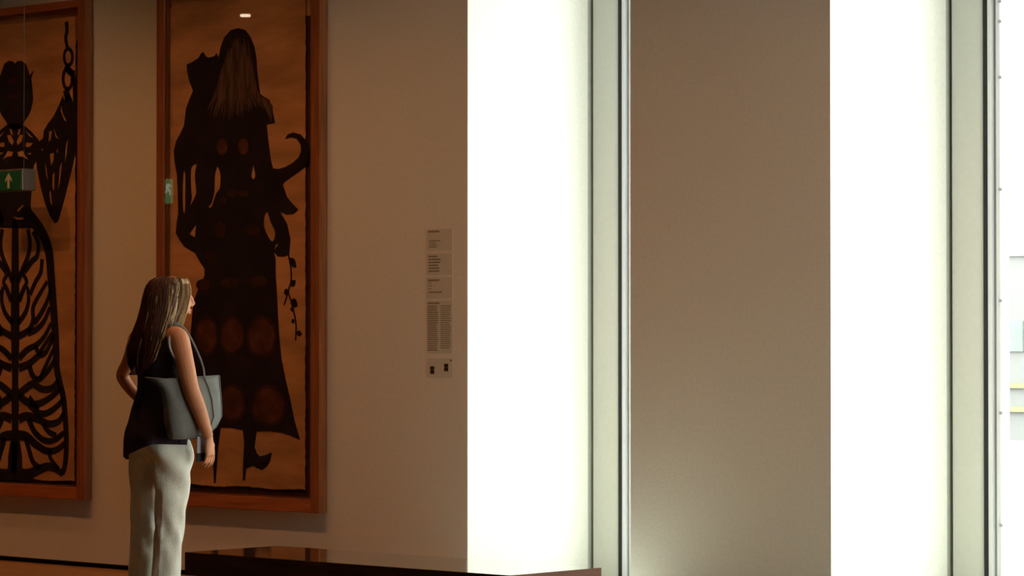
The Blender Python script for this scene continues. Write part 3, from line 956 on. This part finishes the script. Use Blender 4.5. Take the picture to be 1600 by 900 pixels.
# sleeveless top
def top_fn(t, z):
    a = 0.004 * math.sin(6 * t + 9 * z) + 0.003 * math.sin(11 * t - 14 * z)
    a *= min(1.0, max(0.15, (1.38 - z) / 0.3))
    dz = 0.0
    if z < 0.93:       # hem dips at the back and on her left
        dz = -0.075 * max(0.0, math.cos(t - math.radians(200))) ** 1.5 + 0.008 * max(0.0, math.cos(t - math.radians(300)))
        dz *= (0.93 - z) / 0.068
    return a, dz


bm = bmesh.new()
ell_loft(bm, spline([(0.862, -0.004, -0.012, 0.178, 0.150), (0.92, -0.004, -0.012, 0.175, 0.144), (1.02, 0.0, -0.004, 0.158, 0.118), (1.12, 0.014, 0.0, 0.132, 0.104), (1.22, 0.012, 0.004, 0.136, 0.108),
                     (1.31, 0, 0.004, 0.152, 0.114), (1.365, 0, -0.004, 0.150, 0.098), (1.40, 0, -0.008, 0.138, 0.080), (1.432, 0, -0.006, 0.105, 0.068), (1.458, 0, 0.0, 0.065, 0.058)], 44), 64, top_fn)
topo = wobj('sleeveless_top', bm, M['top'])
# shoulder caps of the top with pale piping round the armholes
for sx in (-1, 1):
    b2 = bmesh.new()
    n = 26
    ctr = Vector((0.146 * sx, -0.012, 1.335))
    pts = []
    for i in range(n + 1):
        t = 2 * math.pi * i / n
        pts.append(ctr + Vector((sx * (0.012 - 0.03 * math.sin(t) * 0.9), 0.064 * math.cos(t), 0.078 * math.sin(t))))
    tube(b2, pts, [0.0065] * (n + 1), 8, hint=Vector((1, 0, 0)))
    wobj('armhole_piping', b2, M['trim'], topo)

# trousers
def leg_rings(sx, n=70):
    return spline([(0.97, 0.062 * sx + 0.006, -0.008, 0.078, 0.108), (0.90, 0.064 * sx + 0.008, -0.008, 0.084, 0.114), (0.83, 0.078 * sx + 0.010, -0.006, 0.090, 0.116), (0.78, 0.087 * sx + 0.006, 0.0, 0.086, 0.108), (0.66, 0.089 * sx - 0.006, 0.004, 0.075, 0.090),
                   (0.50, 0.089 * sx - 0.020, 0.004, 0.067, 0.078), (0.35, 0.087 * sx - 0.030, 0.0, 0.064, 0.073), (0.20, 0.086 * sx - 0.038, -0.004, 0.064, 0.073), (0.055, 0.086 * sx - 0.042, -0.006, 0.067, 0.078)], n)


def trouser_fn(sx):
    def fn(t, z):
        a = 0.0
        # diagonal pull folds from the hip and seat
        a += 0.006 * math.sin(3.0 * t * sx + 30 * z + 1.3 * math.sin(7 * z)) * math.exp(-((z - 0.74) / 0.16) ** 2)
        a += 0.007 * math.exp(-((t - math.radians(-75 if sx > 0 else -60)) % (2 * math.pi) - 0.0) ** 2 * 30) * min(1, max(0, (0.75 - z) / 0.2))
        a += 0.004 * math.sin(5 * t + 34 * z) * math.exp(-((z - 0.46) / 0.13) ** 2)
        a += 0.0035 * math.sin(4 * t - 15 * z) * math.exp(-((z - 0.2) / 0.18) ** 2)
        a += 0.004 * noise.noise(Vector((math.cos(t) * 2 + sx, math.sin(t) * 2, z * 9)))
        return a, 0.0
    return fn


bm = bmesh.new()
for sx in (-1, 1):
    ell_loft(bm, leg_rings(sx), 52, trouser_fn(sx))
ell_loft(bm, spline([(0.99, 0.004, -0.008, 0.138, 0.106), (0.93, 0.006, -0.010, 0.150, 0.114), (0.86, 0.008, -0.012, 0.158, 0.120), (0.80, 0.006, -0.006, 0.12, 0.095), (0.765, 0.004, 0, 0.06, 0.05)], 16), 44)
trou = wobj('trousers', bm, M['linen'])
md = trou.modifiers.new('remesh', 'REMESH')
md.mode = 'VOXEL'
md.voxel_size = 0.006
md.use_smooth_shade = True
md = trou.modifiers.new('smooth', 'SMOOTH')
md.factor = 0.5
md.iterations = 3
# shoes
for sx, sc in ((-1, -0.04), (1, -0.03)):
    bm = bmesh.new()
    c0 = 0.083 * sx + sc
    tube(bm, [(c0, -0.085, 0.022), (c0, -0.06, 0.034), (c0, 0.0, 0.034), (c0 + 0.006 * sx, 0.09, 0.026), (c0 + 0.01 * sx, 0.15, 0.020), (c0 + 0.008 * sx, 0.178, 0.014)],
         [(0.018, 0.022), (0.036, 0.034), (0.037, 0.034), (0.044, 0.026), (0.036, 0.020), (0.012, 0.012)], 16, hint=Vector((0, 0, 1)))
    wobj('shoe', bm, M['shoe'])

# hair: a shaped volume covered with strands
HAIR = [(1.676, -0.004, 0.052, 0.030, 0.034), (1.670, -0.004, 0.050, 0.055, 0.062), (1.650, -0.004, 0.046, 0.078, 0.088), (1.615, -0.004, 0.038, 0.090, 0.100), (1.57, -0.004, 0.028, 0.096, 0.102),
        (1.52, -0.004, 0.012, 0.100, 0.094), (1.47, -0.004, -0.014, 0.106, 0.080), (1.42, -0.008, -0.038, 0.114, 0.066), (1.36, -0.014, -0.062, 0.118, 0.056), (1.31, -0.022, -0.076, 0.110, 0.048),
        (1.265, -0.030, -0.084, 0.094, 0.040), (1.23, -0.038, -0.088, 0.068, 0.028), (1.20, -0.046, -0.090, 0.032, 0.016)]
HS = spline(HAIR, 48)


def hair_pt(t, u, off):
    """t: angle round the head, u: 0 crown .. 1 tip"""
    q = u * (len(HS) - 1)
    i = min(int(q), len(HS) - 2)
    f = q - i
    z, cx, cy, rx, ry = [a + (b - a) * f for a, b in zip(HS[i], HS[i + 1])]
    return Vector((cx + (rx + off) * math.cos(t), cy + (ry + off) * math.sin(t), z))


def hair_fn(t, z):
    lock = 0.004 * math.sin(13 * t + 5 * math.sin(9 * z)) + 0.003 * math.sin(29 * t + 3 * z)
    # open at the face
    fa = math.atan2(math.cos(HY), -math.sin(HY))
    d = math.cos(t - fa)
    if d > 0.45 and z < 1.645:
        lock -= 0.075 * min(1.0, (d - 0.45) / 0.25) * min(1.0, (1.645 - z) / 0.05)
    return lock, 0


bm = bmesh.new()
ell_loft(bm, HS, 96, hair_fn)
hairo = wobj('hair', bm, M['hair'])
rnd = random.Random(4)
FA = math.atan2(math.cos(HY), -math.sin(HY))
bmd, bml = bmesh.new(), bmesh.new()
for i in range(300):
    t = rnd.uniform(0, 2 * math.pi)
    if math.cos(t - FA) > 0.50:
        continue
    u0 = rnd.uniform(0.02, 0.12)
    u1 = rnd.uniform(0.72, 1.0)
    dt = rnd.uniform(-0.18, 0.18)
    n = 14
    ph = rnd.uniform(0, 6)
    pts = [hair_pt(t + dt * j / (n - 1) + 0.05 * math.sin(ph + j * 0.8), u0 + (u1 - u0) * j / (n - 1), 0.002 + rnd.uniform(-0.001, 0.003)) for j in range(n)]
    side = math.cos(t - (FA - 1.15))
    light = rnd.random() < (0.42 if side > 0.90 else 0.015)
    tube(bml if light else bmd, pts, [0.0042 * (0.5 + math.sin(math.pi * (j + 1) / (n + 1))) * 0.8 for j in range(n)], 5)
# locks that fall along the cheek on her right
for i in range(34):
    f = i / 33
    a = H(0.020 + 0.030 * f, 0.075 - 0.045 * f, 0.100 - 0.002 * f)
    b = H(0.060 + 0.014 * f, 0.078 - 0.050 * f, 0.040)
    c = H(0.076 + 0.010 * f, 0.058 - 0.050 * f, -0.035)
    e = H(0.074 + 0.014 * f, 0.030 - 0.060 * f, -0.105 - 0.05 * rnd.random())
    pts = spline([tuple(a), tuple(b), tuple(c), tuple(e)], 10)
    tube(bml if rnd.random() < 0.8 - 0.35 * f else bmd, pts, [0.0046 * (0.5 + math.sin(math.pi * (j + 1) / 11)) * 0.8 for j in range(10)], 5)
wobj('hair_strands', bmd, M['hair'], hairo)
wobj('hair_highlights', bml, M['blonde'], hairo)['label'] = 'fair streaks'

# ------------------------------------------------------------------ tote bag under her right arm
bag = thing('tote_bag', (WX + 0.19, WY + 0.02, 0.895), 'grey canvas tote bag hanging from the shoulder of the visitor', 'bag')
secs = [  # z, outer x, outer y0, outer y1, front tip (x, y), inner x, rear tip (x, y)
    (0.893, 0.222, -0.07, 0.06, (0.202, 0.085), 0.187, (0.197, -0.095)),
    (0.905, 0.234, -0.08, 0.09, (0.202, 0.120), 0.180, (0.194, -0.115)),
    (0.950, 0.246, -0.09, 0.11, (0.194, 0.190), 0.174, (0.188, -0.130)),
    (1.000, 0.248, -0.09, 0.13, (0.182, 0.235), 0.172, (0.186, -0.135)),
    (1.080, 0.234, -0.08, 0.13, (0.178, 0.235), 0.170, (0.182, -0.140)),
    (1.140, 0.220, -0.08, 0.12, (0.176, 0.230), 0.172, (0.180, -0.165)),
    (1.185, 0.202, -0.09, 0.11, (0.174, 0.226), 0.174, (0.176, -0.250)),
]
bm = bmesh.new()
R = []
dense = spline([(z, ox, y0, y1, ft[0], ft[1], ix, rt[0], rt[1]) for (z, ox, y0, y1, ft, ix, rt) in secs], 26)
for (z, ox, y0, y1, fx, fy, ix, rx_, ry_) in dense:
    pl = [(rx_, ry_), (ox - 0.012, y0 - 0.03), (ox - 0.001, y0 + 0.03), (ox, (y0 + y1) / 2), (ox - 0.001, y1 - 0.04), (ox - 0.006, y1), ((ox + fx) / 2 + 0.004, (y1 + fy) / 2), (fx, fy),
          ((ix + fx) / 2, (y1 + fy) / 2), (ix, y1 - 0.02), (ix, y0 + 0.02), ((ix + rx_) / 2, (y0 + ry_) / 2)]
    lift = max(0.0, (z - 1.12) / 0.065) ** 2
    row = []
    for k, (a, b) in enumerate(pl):
        up = {7: 0.014, 0: 0.010}.get(k, -0.010 if k in (3, 4, 10) else 0.0) * lift
        crease = 0.005 * math.sin(16 * b + 9 * z) * (1 if k in (2, 3, 4) else 0)
        row.append(bm.verts.new((a + crease + WX, b + WY, z + up)))
    R.append(row)
for i in range(len(R) - 1):
    for k in range(12):
        k2 = (k + 1) % 12
        bm.faces.new((R[i][k], R[i][k2], R[i + 1][k2], R[i + 1][k]))
bm.faces.new(list(reversed(R[0])))
bm.faces.new(R[-1])
ob = obj('bag_body', bm, M['canvas'], bag, smooth=True)
# seam piping down the front edge and along the mouth
bm = bmesh.new()
tube(bm, [R_ for R_ in [(WX + s[4][0], WY + s[4][1] + 0.002, s[0] + (0.012 if s[0] > 1.18 else 0)) for s in secs]], [0.0035] * len(secs), 6, hint=Vector((1, 0, 0)))
obj('seam', bm, M['strap'], bag)
bm = bmesh.new()
tube(bm, [(WX + s[1] - 0.003, WY + s[3], s[0]) for s in secs], [0.003] * len(secs), 6, hint=Vector((1, 0, 0)))
obj('seam', bm, M['strap'], bag)
for yo, xo in ((0.115, 0.0), (-0.025, -0.004)):
    bm = bmesh.new()
    p = spline([(WX + 0.196 + xo, WY + yo, 1.16), (WX + 0.184 + xo, WY + yo * 0.98, 1.24), (WX + 0.155 + xo, WY + yo * 0.80, 1.33), (WX + 0.130 + xo, WY + yo * 0.45, 1.415), (WX + 0.122, WY - 0.006, 1.452)], 22)
    tube(bm, p, [(0.0065, 0.0028)] * 22, 8, hint=Vector((1, 0, 0)))
    obj('strap', bm, M['strap'], bag, smooth=True)

# ------------------------------------------------------------------ leaflet in her right hand
lx, ly = WX + 0.250, WY + 0.052
leaf = thing('leaflet', (lx, ly, 0.78), 'small folded pale leaflet with a dark lower band held in her lowered hand', 'leaflet')
box_obj('cover', (lx - 0.003, lx + 0.003, ly - 0.035, ly + 0.035, 0.826, 0.905), M['leaflet'], leaf)
box_obj('cover_band', (lx - 0.0032, lx + 0.0032, ly - 0.035, ly + 0.035, 0.785, 0.826), M['leaflet_d'], leaf)['label'] = 'dark lower band'
